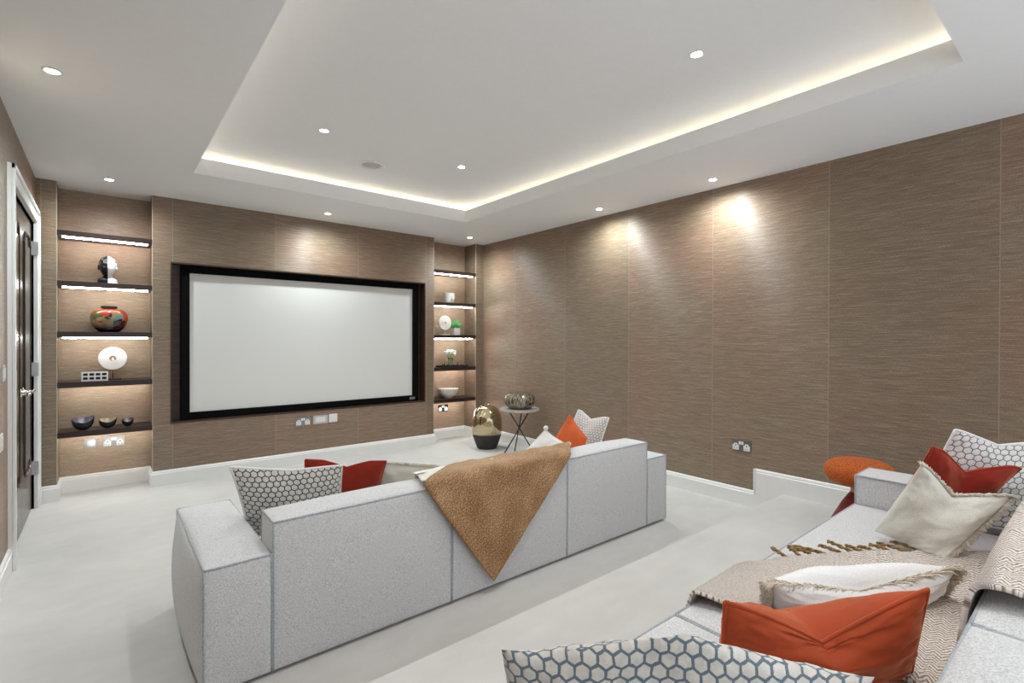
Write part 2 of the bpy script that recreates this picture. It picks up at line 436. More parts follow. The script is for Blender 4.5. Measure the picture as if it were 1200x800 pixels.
# projection screen
sc = thing('projection_screen', 'large blank white projection screen in a black frame recessed in the brown wall', 'screen', (1.67, SY-.03, SZ0+.014))
ax0, ax1, az0, az1 = .515, 2.845, .528, 1.888
bx0, bx1, bz0, bz1 = .582, 2.777, .592, 1.826
obj('frame', bxs((ax0, bx0, SY-.045, SY-.007, az0, az1), (bx1, ax1, SY-.045, SY-.007, az0, az1), (bx0, bx1, SY-.045, SY-.007, az0, bz0), (bx0, bx1, SY-.045, SY-.007, bz1, az1), bev=.003), M['velvetblack'], sc)
obj('screen_fabric', bxs((bx0, bx1, SY-.022, SY-.016, bz0, bz1)), M['screen'], sc)
bd = obj('badge', bxs((2.735, 2.80, SY-.048, SY-.045, .548, .574), bev=.001), M['satin'], sc)
bm = bmesh.new()
for k in range(7): box(bm, 2.743+k*.0072, 2.748+k*.0072, SY-.0488, SY-.048, .556, .566)
obj('badge_lettering', bm, M['black'], bd)

# ------------------------------------------------------------------ shelves
ZS = [2.078, 1.690, 1.297, .905, .518]; TH = .042
words = ['topmost', 'second from top', 'middle', 'fourth from top', 'lowest']
whatL = ['empty', 'carrying the black and white bust', 'carrying the round red jar', 'carrying the marble disc', 'carrying three small bowls']
whatR = ['empty', 'carrying the white candle', 'carrying the disc and the succulent', 'carrying the tray of flowers', 'carrying the white bowl']
for side, x0, x1, wh in (('left', NLX0, NLX1, whatL), ('right', NRX0, NRX1, whatR)):
    for k, z in enumerate(ZS):
        s = thing('floating_shelf', 'dark floating shelf, %s in the %s niche, %s' % (words[k], side, wh[k]), 'shelf', ((x0+x1)/2, NB, z-TH), 'dark shelves in the %s niche' % side)
        obj('board', bxs((x0+.001, x1-.001, WF-.004, NB-.001, z-TH, z), bev=.002), M['espresso'], s)
        sb_, sh_ = ((.030, .010) if k < 3 else (.105, .006))
        obj('light_strip', bxs((x0+.03, x1-.03, WF+sb_, WF+sb_+.008, z-TH-sh_, z-TH), bev=.002), M['led'], s)

# ------------------------------------------------------------------ ornaments, left niche
def head_mesh():
    bm = bmesh.new(); bmesh.ops.create_icosphere(bm, subdivisions=5, radius=1)
    for v in bm.verts:
        x, y, z = v.co                      # face towards -y
        hx, hy, hz = .055, .070, .088
        f = max(0, -y)
        w = 1-.28*max(0, -z)**1.5           # jaw narrows
        X, Y, Z = x*hx*w, y*hy*(1-.12*max(0, -z)), z*hz
        nose = exp(-((x/.16)**2))*exp(-(((z+.08)/.26)**2))*f; Y -= nose*.018
        Y -= exp(-((x/.10)**2))*exp(-(((z+.24)/.10)**2))*f*.010
        for s in (-1, 1):
            Y += exp(-(((x-s*.34)/.17)**2)-(((z-.10)/.10)**2))*f*.013     # eye sockets
            Y -= exp(-(((x-s*.34)/.10)**2)-(((z-.09)/.05)**2))*f*.005     # eyeballs
            Y -= exp(-(((x-s*.42)/.22)**2)-(((z+.20)/.16)**2))*f*.004     # cheeks
        Y -= exp(-((x/.5)**2))*exp(-(((z-.27)/.09)**2))*f*.006            # brow
        Y -= exp(-((x/.22)**2))*exp(-(((z+.45)/.05)**2))*f*.006           # lips
        Y += exp(-((x/.25)**2))*exp(-(((z+.52)/.04)**2))*f*.004
        Y -= exp(-((x/.25)**2))*exp(-(((z+.72)/.12)**2))*f*.007           # chin
        v.co = (X, Y, Z)
    return bm
BX, BY, BZ = .020, 5.27, ZS[1]
bust = thing('bust_sculpture', 'small classical head bust, one half black, one half white, on the left shelf', 'bust', (BX, BY, BZ))
halfm, nt, b = new_mat('half_black_half_white_glaze')
sp = N(nt, 'ShaderNodeSeparateXYZ'); L(nt, pos(nt), sp.inputs[0])
L(nt, mixc(nt, math_(nt, 'GREATER_THAN', sp.outputs[0], BX+.0), (.012, .012, .014), (.86, .86, .88)), b.inputs['Base Color'])
b.inputs['Roughness'].default_value = .25
bm = head_mesh(); bmesh.ops.translate(bm, verts=bm.verts[:], vec=(BX, BY-.005, BZ+.138))
obj('head', bm, halfm, bust, smooth=True)
bm = lathe([(.034, .03), (.031, .05), (.030, .07), (.034, .10)], (BX, BY+.006, BZ), 24)
obj('neck', bm, halfm, bust, smooth=True)
bm = lathe([(0, .012), (.056, .012), (.062, .028), (.058, .040), (.044, .050), (.030, .058), (0, .06)], (BX, BY+.004, BZ), 32, 1.05, .7)
obj('shoulders', bm, halfm, bust, smooth=True)
obj('plinth', bxs((BX-.066, BX+.066, BY-.045, BY+.045, BZ+.0005, BZ+.014), bev=.003), halfm, bust)
bm = bmesh.new()
for k in range(95):
    a = random.uniform(0, 2*pi); e = random.uniform(.15, pi/2)
    x, y, z = cos(a)*cos(e), sin(a)*cos(e), sin(e)
    if y < -.05 and z < .62: continue
    c = Vector((BX+x*.055, BY-.005+y*.068, BZ+.138+z*.082)); r = random.uniform(.009, .014)
    bmesh.ops.create_icosphere(bm, subdivisions=2, radius=r, matrix=Matrix.Translation(c) @ Matrix.Diagonal((1, 1, .75, 1)))
for s in (-1, 1):
    for k in range(7):
        c = Vector((BX+s*.054, BY-.012+k*.010, BZ+.150-random.uniform(0, .025)))
        bmesh.ops.create_icosphere(bm, subdivisions=2, radius=.011, matrix=Matrix.Translation(c))
obj('curly_hair', bm, halfm, bust, smooth=True)

# round red jar
JX, JY, JZ = .030, 5.26, ZS[2]
jar = thing('round_jar', 'squat round glossy jar in red, olive and teal patches with black lid', 'jar', (JX, JY, JZ))
jm, nt, b = new_mat('patchwork_glaze')
vn = N(nt, 'ShaderNodeTexVoronoi'); vn.inputs['Scale'].default_value = 15
L(nt, vmath(nt, 'ADD', objc(nt), vmath(nt, 'MULTIPLY', N(nt, 'ShaderNodeTexNoise').outputs[1], .05)), vn.inputs['Vector'])
sr = N(nt, 'ShaderNodeSeparateColor'); L(nt, vn.outputs['Color'], sr.inputs[0])
cr = ramp(nt, sr.outputs[0], [(0, (.38, .03, .012)), (.22, (.13, .10, .03)), (.42, (.45, .05, .02)), (.55, (.26, .20, .09)), (.68, (.14, .22, .20)), (.80, (.03, .012, .01)), (.9, (.42, .30, .16))])
cr.node.color_ramp.interpolation = 'CONSTANT'
sz = N(nt, 'ShaderNodeSeparateXYZ'); L(nt, pos(nt), sz.inputs[0])
low = N(nt, 'ShaderNodeMapRange'); L(nt, sz.outputs[2], low.inputs[0]); low.inputs[1].default_value = JZ+.03; low.inputs[2].default_value = JZ+.07; low.inputs[3].default_value = 1; low.inputs[4].default_value = 0
L(nt, mixc(nt, low.outputs[0], cr, (.02, .006, .005)), b.inputs['Base Color'])
b.inputs['Roughness'].default_value = .1; b.inputs['Coat Weight'].default_value = .8
bj = obj('body', lathe([(0, .0005), (.062, .0005), (.075, .006), (.100, .030), (.121, .065), (.133, .108), (.130, .140), (.116, .168), (.085, .186), (.052, .190)], (JX, JY, JZ), 48, .93, .8), jm, jar, smooth=True)
obj('lid', lathe([(.046, .185), (.046, .198), (.054, .198), (.054, .212), (0, .213)], (JX, JY, JZ), 32, 1, .78), M['black'], jar)

# marble disc on stand
def disc_sculpture(cx, cy, z0, r, hz, label, rodmat, basemat, hole=.24):
    s = thing('disc_sculpture', label, 'sculpture', (cx, cy, z0), 'ring shaped disc ornaments on shelves')
    n = 64; bm = bmesh.new(); th = .012
    prof = [(r*hole, -th), (r*.96, -th), (r, -th*.5), (r, th*.5), (r*.96, th), (r*hole, th)]
    rings = [[bm.verts.new((cx+a*cos(2*pi*i/n), cy+y, hz+a*sin(2*pi*i/n))) for i in range(n)] for a, y in prof]
    for k in range(len(prof)):
        a, b2 = rings[k], rings[(k+1) % len(prof)]
        for i in range(n): bm.faces.new((a[i], a[(i+1) % n], b2[(i+1) % n], b2[i]))
    bmesh.ops.recalc_face_normals(bm, faces=bm.faces[:])
    obj('disc', bm, M['pearl'], s, smooth=False)
    bm = bmesh.new(); tube(bm, [(cx, cy, z0+.010), (cx, cy, hz-r*hole+.012)], .0035, 10)
    obj('rod', bm, rodmat, s, smooth=True)
    bm = lathe([(0, 0), (r*.16, 0), (r*.16, .003), (.005, r*.30), (0, r*.32)], (cx, cy, hz-r*hole), 16)
    obj('finial', bm, M['satin'], s, smooth=True)
    obj('base', bxs((cx-r*.62, cx+r*.62, cy-.035, cy+.035, z0+.0005, z0+.010), bev=.002), basemat, s)
    return s
disc_sculpture(.052, 5.27, ZS[3], .094, ZS[3]+.176, 'large white marble ring disc on copper rod, left niche shelf', M['copper'], M['espresso'])
# white lattice block
lt = thing('lattice_block', 'small white openwork lattice block beside the marble disc', 'ornament', (-.060, 5.22, ZS[3]))
bm = bmesh.new(); lx0, lx1, lz0, lz1 = -.143, .022, ZS[3]+.0005, ZS[3]+.073
for k in range(5): box(bm, lerp(lx0, lx1-.010, k/4), lerp(lx0, lx1-.010, k/4)+.010, 5.19, 5.235, lz0, lz1)
for k in range(3): box(bm, lx0, lx1, 5.192, 5.233, lerp(lz0, lz1-.010, k/2), lerp(lz0, lz1-.010, k/2)+.010)
obj('lattice', bm, M['pearl'], lt)
obj('backing', bxs((lx0+.002, lx1-.002, 5.225, 5.231, lz0+.002, lz1-.002)), M['black'], lt)
# boat bowls
def boat_bowl(cx, cy, z0, w, h, inner, label):
    b_ = thing('boat_bowl', label, 'bowl', (cx, cy, z0), 'boat shaped bowls on the lowest left shelf')
    n = 40
    def shell(off, zo):
        bm = bmesh.new(); rs = []
        for k in range(9):
            t_ = k/8; rr = w/2*(.22+.78*sin(t_*pi/2)**1.1)-off
            ring_ = []
            for i in range(n):
                a = 2*pi*i/n
                lip = .34*h*(cos(a)**2)*t_**3*(1.25 if cos(a) > 0 else .8)+.38*h*max(0, sin(a))*t_**3
                ring_.append(bm.verts.new((cx+rr*cos(a), cy+rr*.68*sin(a), z0+zo+h*.72*t_**1.5+lip)))
            rs.append(ring_)
        for p, q in zip(rs, rs[1:]):
            for i in range(n): bm.faces.new((p[i], p[(i+1) % n], q[(i+1) % n], q[i]))
        bm.faces.new(rs[0][::-1])
        return bm
    obj('outer_shell', shell(0, .0005), M['glow'], b_, smooth=True)
    obj('inner_shell', shell(.003, .004), inner, b_, smooth=True)
boat_bowl(-.133, 5.22, ZS[4], .140, .082, M['bowlsilver'], 'largest of the three dark boat bowls, silver inside, at left')
boat_bowl(.020, 5.22, ZS[4], .116, .066, M['bowlgold'], 'middle dark boat bowl with pale gold inside')
boat_bowl(.148, 5.23, ZS[4], .080, .050, M['bowlsilver'], 'smallest of the three dark boat bowls, at right')

# ------------------------------------------------------------------ ornaments, right niche
cd = thing('candle', 'white candle in tapered white glass on the right niche second shelf', 'candle', (3.265, 5.22, ZS[1]))
obj('holder', lathe([(0, .0005), (.060, .0005), (.064, .01), (.074, .120), (.070, .120), (.064, .105), (0, .105)], (3.265, 5.22, ZS[1]), 36), M['pearl'], cd, smooth=False)
obj('label_patch', bxs((3.262, 3.300, 5.135, 5.150, ZS[1]+.045, ZS[1]+.085)), M['cream'], cd)
bm = bmesh.new(); tube(bm, [(3.265, 5.22, ZS[1]+.105), (3.267, 5.22, ZS[1]+.122)], .002, 6); obj('wick', bm, M['black'], cd)
disc_sculpture(3.235, 5.25, ZS[2], .088, ZS[2]+.150, 'small white ring disc on a thin rod beside the succulent', M['satin'], M['pearl'], .17)
sp_ = thing('potted_succulent', 'small green succulent in square cream pot, right niche', 'plant', (3.385, 5.24, ZS[2]))
bm = bxs((3.344, 3.426, 5.199, 5.281, ZS[2]+.0005, ZS[2]+.088), bev=.004); obj('pot', bm, M['cream'], sp_)
bm = bmesh.new()
for k in range(34):
    a = k*2.4; e = lerp(1.45, .35, k/34); ln = random.uniform(.065, .105)
    d = Vector((cos(a)*cos(e), sin(a)*cos(e), sin(e)))
    p = Vector((3.385, 5.24, ZS[2]+.086))+Vector((d.x, d.y, 0))*.012
    tube(bm, [p, p+d*ln*.5, p+d*ln+Vector((0, 0, .012))], .0065, 6, [.8, 1.1, .15])
obj('leaves', bm, M['green'], sp_, smooth=True)
ty = thing('serving_tray', 'long low dark tray under the tulip vase', 'tray', (3.33, 5.22, ZS[3]))
bm = bxs((3.14, 3.52, 5.16, 5.30, ZS[3]+.0005, ZS[3]+.008), (3.14, 3.52, 5.16, 5.166, ZS[3]+.008, ZS[3]+.020), (3.14, 3.52, 5.294, 5.30, ZS[3]+.008, ZS[3]+.020), (3.14, 3.146, 5.166, 5.294, ZS[3]+.008, ZS[3]+.020), (3.514, 3.52, 5.166, 5.294, ZS[3]+.008, ZS[3]+.020))
obj('tray_body', bm, M['black'], ty)
bm = bmesh.new()
for k in range(9): bmesh.ops.create_icosphere(bm, subdivisions=2, radius=.006, matrix=Matrix.Translation((3.40+k*.012, 5.185+.004*sin(k*2), ZS[3]+.0142)))
tag(obj('bead_string', bm, M['pearl'], smooth=True), 'short string of pale beads lying on the dark tray', 'beads')
for x, lab in ((3.205, 'small brass knob ornament at left end of the tray'), (3.405, 'small brass knob ornament right of the tulips')):
    o = tag(obj('knob_ornament', lathe([(0, 0), (.012, 0), (.012, .004), (.006, .010), (.014, .020), (.017, .032), (.012, .044), (0, .050)], (x, 5.235, ZS[3]+.0085), 20), M['brass'], smooth=True), lab, 'ornament', 'brass knobs on the tray')
fl = thing('tulip_vase', 'clear glass vase of white tulips on the dark tray', 'vase', (3.305, 5.23, ZS[3]+.0085))
gm, nt, b = new_mat('clear_glass'); b.inputs['Transmission Weight'].default_value = 1; b.inputs['Roughness'].default_value = .02; b.inputs['Base Color'].default_value = (.92, 1, .94, 1)
VZ = ZS[3]+.0085
obj('glass', lathe([(.0, 0), (.034, 0), (.036, .02), (.026, .055), (.032, .090), (.036, .10), (.033, .10), (.028, .088), (.022, .055), (.031, .02), (.030, .006), (0, .006)], (3.305, 5.23, VZ), 32), gm, fl, smooth=True)
for k in range(11):
    a = k*2.4; rr = .012+.050*sqrt(k/11); hx, hy, hz = 3.305+rr*1.25*cos(a), 5.23+rr*.8*sin(a), VZ+.150+.030*(1-k/11)+.008*sin(k*3)
    bm = bmesh.new(); tube(bm, [(3.305+.010*cos(a+2), 5.23+.010*sin(a+2), VZ+.01), (3.305+.008*cos(a), 5.23+.008*sin(a), VZ+.07), (hx, hy, hz-.015)], .0024, 6)
    st = obj('stem', bm, M['stem'], fl, smooth=True)
    bm = bmesh.new()
    for j in range(6):
        b3 = j*pi/3; o3 = Vector((cos(b3), sin(b3), 0))
        bmesh.ops.create_icosphere(bm, subdivisions=2, radius=.015, matrix=Matrix.Translation(Vector((hx, hy, hz))+o3*.009+Vector((0, 0, .004*(j % 2)))) @ Matrix.Rotation(b3, 4, 'Z') @ Matrix.Rotation(.35, 4, 'Y') @ Matrix.Diagonal((.55, .85, 1.5, 1)))
    obj('blossom', bm, M['petal'], st, smooth=True)
bw = thing('footed_bowl', 'cream patterned bowl on the lowest right niche shelf', 'bowl', (3.285, 5.25, ZS[4]))
fm, nt, b = new_mat('leafy_cream_glaze'); w_ = N(nt, 'ShaderNodeTexWave', bands_direction='X'); w_.inputs['Scale'].default_value = 14; w_.inputs['Distortion'].default_value = 3; L(nt, objc(nt), w_.inputs[0])
L(nt, ramp(nt, w_.outputs[0], [(.35, (.52, .47, .42)), (.6, (.78, .75, .70))]), b.inputs['Base Color']); b.inputs['Roughness'].default_value = .3
obj('bowl_body', lathe([(0, .0005), (.050, .0005), (.052, .010), (.080, .028), (.110, .062), (.126, .105), (.129, .118), (.124, .118), (.106, .066), (.070, .030), (0, .018)], (3.285, 5.25, ZS[4]), 48, 1, .82), fm, bw, smooth=True)
obj('rim', lathe([(.124, .115), (.130, .115), (.132, .121), (.124, .121), (.124, .115)], (3.285, 5.25, ZS[4]), 48, 1, .82, False), M['pearl'], bw)

# ------------------------------------------------------------------ sockets and switches
def socket(name, cx, cz, plane, axis, label, plate, kind='double', group=None):
    """axis 'y': plate on a wall facing -y at y=plane; 'x-': wall facing -x; 'x+': facing +x"""
    w = .146 if kind in ('double', 'blank') else .086
    def place(bs):
        out = []
        for a0, a1, z0, z1, d0, d1 in bs:
            if axis == 'y': out.append((cx+a0, cx+a1, plane-d1, plane-d0, cz+z0, cz+z1))
            elif axis == 'x-': out.append((plane-d1, plane-d0, cx-a1, cx-a0, cz+z0, cz+z1))
            else: out.append((plane+d0, plane+d1, cx+a0, cx+a1, cz+z0, cz+z1))
        return out
    base = {'y': (cx, plane, cz-.043), 'x-': (plane, cx, cz-.043), 'x+': (plane, cx, cz-.043)}[axis]
    s = thing(name, label, 'socket' if name == 'power_socket' else 'switch', base, group)
    obj('plate', bxs(*place([(-w/2, w/2, -.043, .043, 0.0003, .006)]), bev=.0015), plate, s)
    if kind == 'double':
        for sx in (-1, 1):
            ins = obj('socket_insert', bxs(*place([(sx*.042-.024, sx*.042+.024, -.034, .004, .006, .008), (sx*.042-.012, sx*.042+.012, .004, .016, .006, .008)])), M['white'], s)
            obj('pin_hole', bxs(*place([(sx*.042-.003, sx*.042+.003, -.006, .006, .008, .0086), (sx*.042-.013, sx*.042-.007, -.024, -.019, .008, .0086), (sx*.042+.007, sx*.042+.013, -.024, -.019, .008, .0086)])), M['black'], ins)
            obj('rocker', bxs(*place([(sx*.010-.008, sx*.010+.008, .008, .032, .006, .010)]), bev=.001), M['white'], s)
    elif kind == 'blank':
        obj('blank_insert', bxs(*place([(-.048, .048, -.025, .025, .006, .0075)])), M['white'], s)
        for sx in (-1, 1): obj('screw', bxs(*place([(sx*.060-.004, sx*.060+.004, -.004, .004, .006, .0075)])), M['satin'], s)
    else:
        obj('rocker', bxs(*place([(-.026, .026, -.026, .026, .006, .009)]), bev=.001), M['white'], s)
    return s
socket('power_socket', 1.816, .444, WR, 'x-', 'chrome double power socket on the right brown wall above the step', M['plate'])
socket('power_socket', 1.528, .425, WF, 'y', 'chrome double power socket below the screen, leftmost of three plates', M['plate'])
socket('wall_plate', 1.700, .427, WF, 'y', 'steel blank double plate below the screen, middle of three', M['satin'], 'blank')
socket('wall_plate', 1.828, .430, WF, 'y', 'white single plate below the screen, rightmost of three', M['white'], 'single')
socket('light_switch', -.086, .375, NB, 'y', 'square switch plate low in the left niche', M['satin'], 'single')
socket('power_socket', .060, .375, NB, 'y', 'chrome double power socket low in the left niche', M['satin'])
socket('power_socket', 3.300, .377, NB, 'y', 'dark double power socket low in the right niche', M['glow'])
socket('light_switch', 3.585, 1.07, WL, 'x+', 'chrome switch plate on left wall beside the door frame', M['chrome'], 'single')
socket('light_switch', 3.500, .730, WL, 'x+', 'white switch plate low on left wall before the door frame', M['white'], 'single')

# ------------------------------------------------------------------ ceiling fittings
def spot_light(name, loc, energy, size=118, blend=.75, rad=.03, col=(1, .975, .94), rot=(0, 0, 0)):
    ld = bpy.data.lights.new(name, 'SPOT'); ld.energy = energy; ld.spot_size = radians(size); ld.spot_blend = blend
    ld.shadow_soft_size = rad; ld.color = col
    lo = bpy.data.objects.new(name, ld); COL.objects.link(lo); lo.location = loc; lo.rotation_euler = rot
    return lo
def make_downlight(x, y, z, label, energy, rot=(0, 0, 0), size=118, blend=.75, col=(1, .975, .94), wash=None):
    d = thing('downlight', label, 'light', (x, y, z), 'recessed ceiling downlights')
    bm = lathe([(.025, -.0005), (.036, -.0005), (.037, -.003), (.033, -.006), (.026, -.005), (.025, -.0005)], (x, y, z), 32, cap=False)
    obj('bezel', bm, M['white'], d, smooth=True)
    bm = lathe([(0, -.0042), (.026, -.0042), (.026, -.001), (0, -.001)], (x, y, z), 32)
    obj('lens', bm, M['lens'], d)
    s = spot_light('beam', (x, y, z-.012), energy, rot=rot, size=size, blend=blend, col=col)
    s.parent = d; s.matrix_parent_inverse = d.matrix_basis.inverted()
    if wash:
        q = Vector((wash[0], wash[1], -1)).to_track_quat('-Z', 'Y').to_euler()
        s = spot_light('wall_wash_beam', (x, y, z-.012), 8, size=110, blend=1, rad=.03, col=(.85, .98, 1), rot=q)
        s.parent = d; s.matrix_parent_inverse = d.matrix_basis.inverted()
    return d
EP, ET = 26, 26
for x, y, wv, lab in ((-.181, 3.04, (-.10, -.03), 'glowing downlight in the ceiling border beside the left wall, nearest the camera'),
                  (.028, 4.84, (-.05, .08), 'glowing downlight in the ceiling border in front of the left niche'),
                  (1.655, 4.81, (-.10, .10), 'glowing downlight in the ceiling border above the screen'),
                  (3.334, 4.86, (.20, -.12), 'glowing downlight in the ceiling border in front of the right niche'),
                  (3.512, 3.03, (.10, -.13), 'glowing downlight beside right wall, the farther of two there'),
                  (3.517, 1.93, (.10, -.13), 'glowing downlight beside right wall, the nearer of two there')):
    make_downlight(x, y, CH, lab, 36, size=168, blend=.8, col=(.90, .985, 1), wash=wv)
for x, y, lab in ((1.135, 3.37, 'glowing downlight in the raised ceiling, far left one'),
                  (2.23, 3.37, 'glowing downlight in the raised ceiling, far right one'),
                  (2.23, 1.31, 'glowing downlight in the raised ceiling, nearest right one')):
    make_downlight(x, y, TZ, lab, ET)
for x, y, z, in ((1.135, 1.31, TZ), (-.18, .9, CH), (1.66, 0, CH)):
    make_downlight(x, y, z, 'recessed ceiling downlight above the rear of the room', EP)
sk = thing('ceiling_speaker', 'flush round white speaker grille in the raised ceiling', 'speaker', (1.655, 3.80, TZ))
obj('trim_ring', lathe([(.075, -.0005), (.105, -.0005), (.105, -.004), (.095, -.007), (.078, -.005), (.075, -.0005)], (1.655, 3.80, TZ), 48, cap=False), M['white'], sk, smooth=True)
grl = plain('speaker_grille', (.55, .55, .54), .7, ns=400, amt=.3)
obj('grille', lathe([(0, -.006), (.05, -.0055), (.078, -.003), (.078, -.0005), (0, -.0005)], (1.655, 3.80, TZ), 48), grl, sk, smooth=True)

# ------------------------------------------------------------------ SOFAS
def puffbox(x0, x1, y0, y1, z0, z1, bul=(.02, .02, .02), n=18, seed=0, wr=.0025, mask=(1, 1, 1, 1, 1, 1), exp_=.55):
    """box with softly bulging faces; bul = outward bulge of the x, y and z faces; mask -x +x -y +y -z +z"""
    bm = bmesh.new()
    lo, hi = (x0, y0, z0), (x1, y1, z1)
    for ax in range(3):
        u, v = [a for a in range(3) if a != ax]
        for sgn in (0, 1):
            g = []
            for i in range(n+1):
                row = []
                for j in range(n+1):
                    # denser rows near the edges
                    s = .5-.5*cos(pi*i/n); t_ = .5-.5*cos(pi*j/n)
                    p = [0, 0, 0]; p[u] = lerp(lo[u], hi[u], s); p[v] = lerp(lo[v], hi[v], t_); p[ax] = (lo, hi)[sgn][ax]
                    k = (4*s*(1-s)*4*t_*(1-t_))
                    d = bul[ax]*mask[ax*2+sgn]*(k**exp_ if k > 0 else 0)
                    if k > 0: d += wr*noise.noise(Vector((p[0]*6+seed, p[1]*6, p[2]*6)))*min(1, k*4)
                    p[ax] += d*(1 if sgn else -1)
                    row.append(bm.verts.new(p))
                g.append(row)
            for i in range(n):
                for j in range(n):
                    f = bm.faces.new((g[i][j], g[i+1][j], g[i+1][j+1], g[i][j+1])); f.smooth = True
    bmesh.ops.remove_doubles(bm, verts=bm.verts[:], dist=1e-5)
    bmesh.ops.recalc_face_normals(bm, faces=bm.faces[:])
    for e in bm.edges:
        if len(e.link_faces) == 2:
            if e.link_faces[0].normal.angle(e.link_faces[1].normal, 0) > radians(35): e.smooth = False
    return bm
def edges_tubes(x0, x1, y0, y1, z0, z1, which, r=.004):
    """piping along named box edges, e.g. 'z--' = vertical edge at x0,y0"""
    bm = bmesh.new(); X, Y, Z = (x0, x1), (y0, y1), (z0, z1)
    for w in which:
        a, s, t_ = w[0], int(w[1] == '+'), int(w[2] == '+')
        if a == 'x': p, q = (x0, Y[s], Z[t_]), (x1, Y[s], Z[t_])
        elif a == 'y': p, q = (X[s], y0, Z[t_]), (X[s], y1, Z[t_])
        else: p, q = (X[s], Y[t_], z0), (X[s], Y[t_], z1)
        p, q = Vector(p), Vector(q)
        pts = []
        for i in range(13):
            c = p.lerp(q, i/12); c += Vector((noise.noise(c*5), noise.noise(c*5+Vector((9, 0, 0))), noise.noise(c*5+Vector((0, 9, 0)))))*.0025*sin(pi*i/12)
            pts.append(c)
        tube(bm, pts, r, 8)
    return bm
XM = [.481, 1.263, 2.035, 2.790]; AX0, AX1 = .262, 3.005
SD, BT, SH, AH, BH = .80, .175, .325, .450, .565
def sofa(y0, z0, label):
    """back face at y0, seat opening towards +y, floor z0"""
    s = thing('modular_sofa', label, 'sofa', ((AX0+AX1)/2, y0+SD/2, z0), 'pale grey modular sofas')
    g = .016; e = .0035
    obj('plinth', bxs((AX0+.03, AX1-.03, y0+.03, y0+SD-.03, z0+.0005, z0+g+.004)), M['black'], s)
    def part(name, b, bul, which, seed, mask=(1,)*6):
        o = obj(name, puffbox(*b, bul=bul, seed=seed, mask=mask), M['sofa'], s)
        obj('piping', edges_tubes(*b, which), M['piping'], o, smooth=True)
        return o
    allE = ['z--', 'z+-', 'z-+', 'z++', 'x-+', 'x++', 'y-+', 'y++']
    ay = y0+SD
    part('arm', (AX0, XM[0]-e, y0, ay, z0+g, z0+AH), (.045, .014, .030), allE, 1, (1, 0, 1, 1, 0, 1))
    part('arm', (XM[3]+e, AX1, y0, ay, z0+g, z0+AH), (.022, .012, .016), allE, 2, (0, 1, 1, 1, 0, 1))
    for k in range(3):
        a, b = XM[k]+e, XM[k+1]-e
        part('backrest', (a, b, y0, y0+BT, z0+g, z0+BH), (.010, .016, .026), allE, 10+k, (0 if k else .6, 0 if k < 2 else .6, 1, 1, 0, 1))
        part('seat', (a, b, y0+BT+.022, ay, z0+g, z0+SH-.012), (.0, .010, .020), ['z-+', 'z++', 'x++', 'y-+', 'y++'], 20+k, (0, 0, 0, 1, 0, 1))
    return s
sofaF = sofa(1.985, 0, 'pale grey modular sofa on the lower floor, back to camera, gold throw over it')
sofaR = sofa(0.0, PLZ, 'pale grey modular sofa on the raised platform, right foreground, heaped with cushions')

tag(obj('side_tag', bxs((XM[3]+.003, XM[3]+.007, 2.02, 2.045, .475, .548), bev=.001), plain('green_ribbon', (.04, .30, .12), .7), sofaF), 'small green ribbon tag')

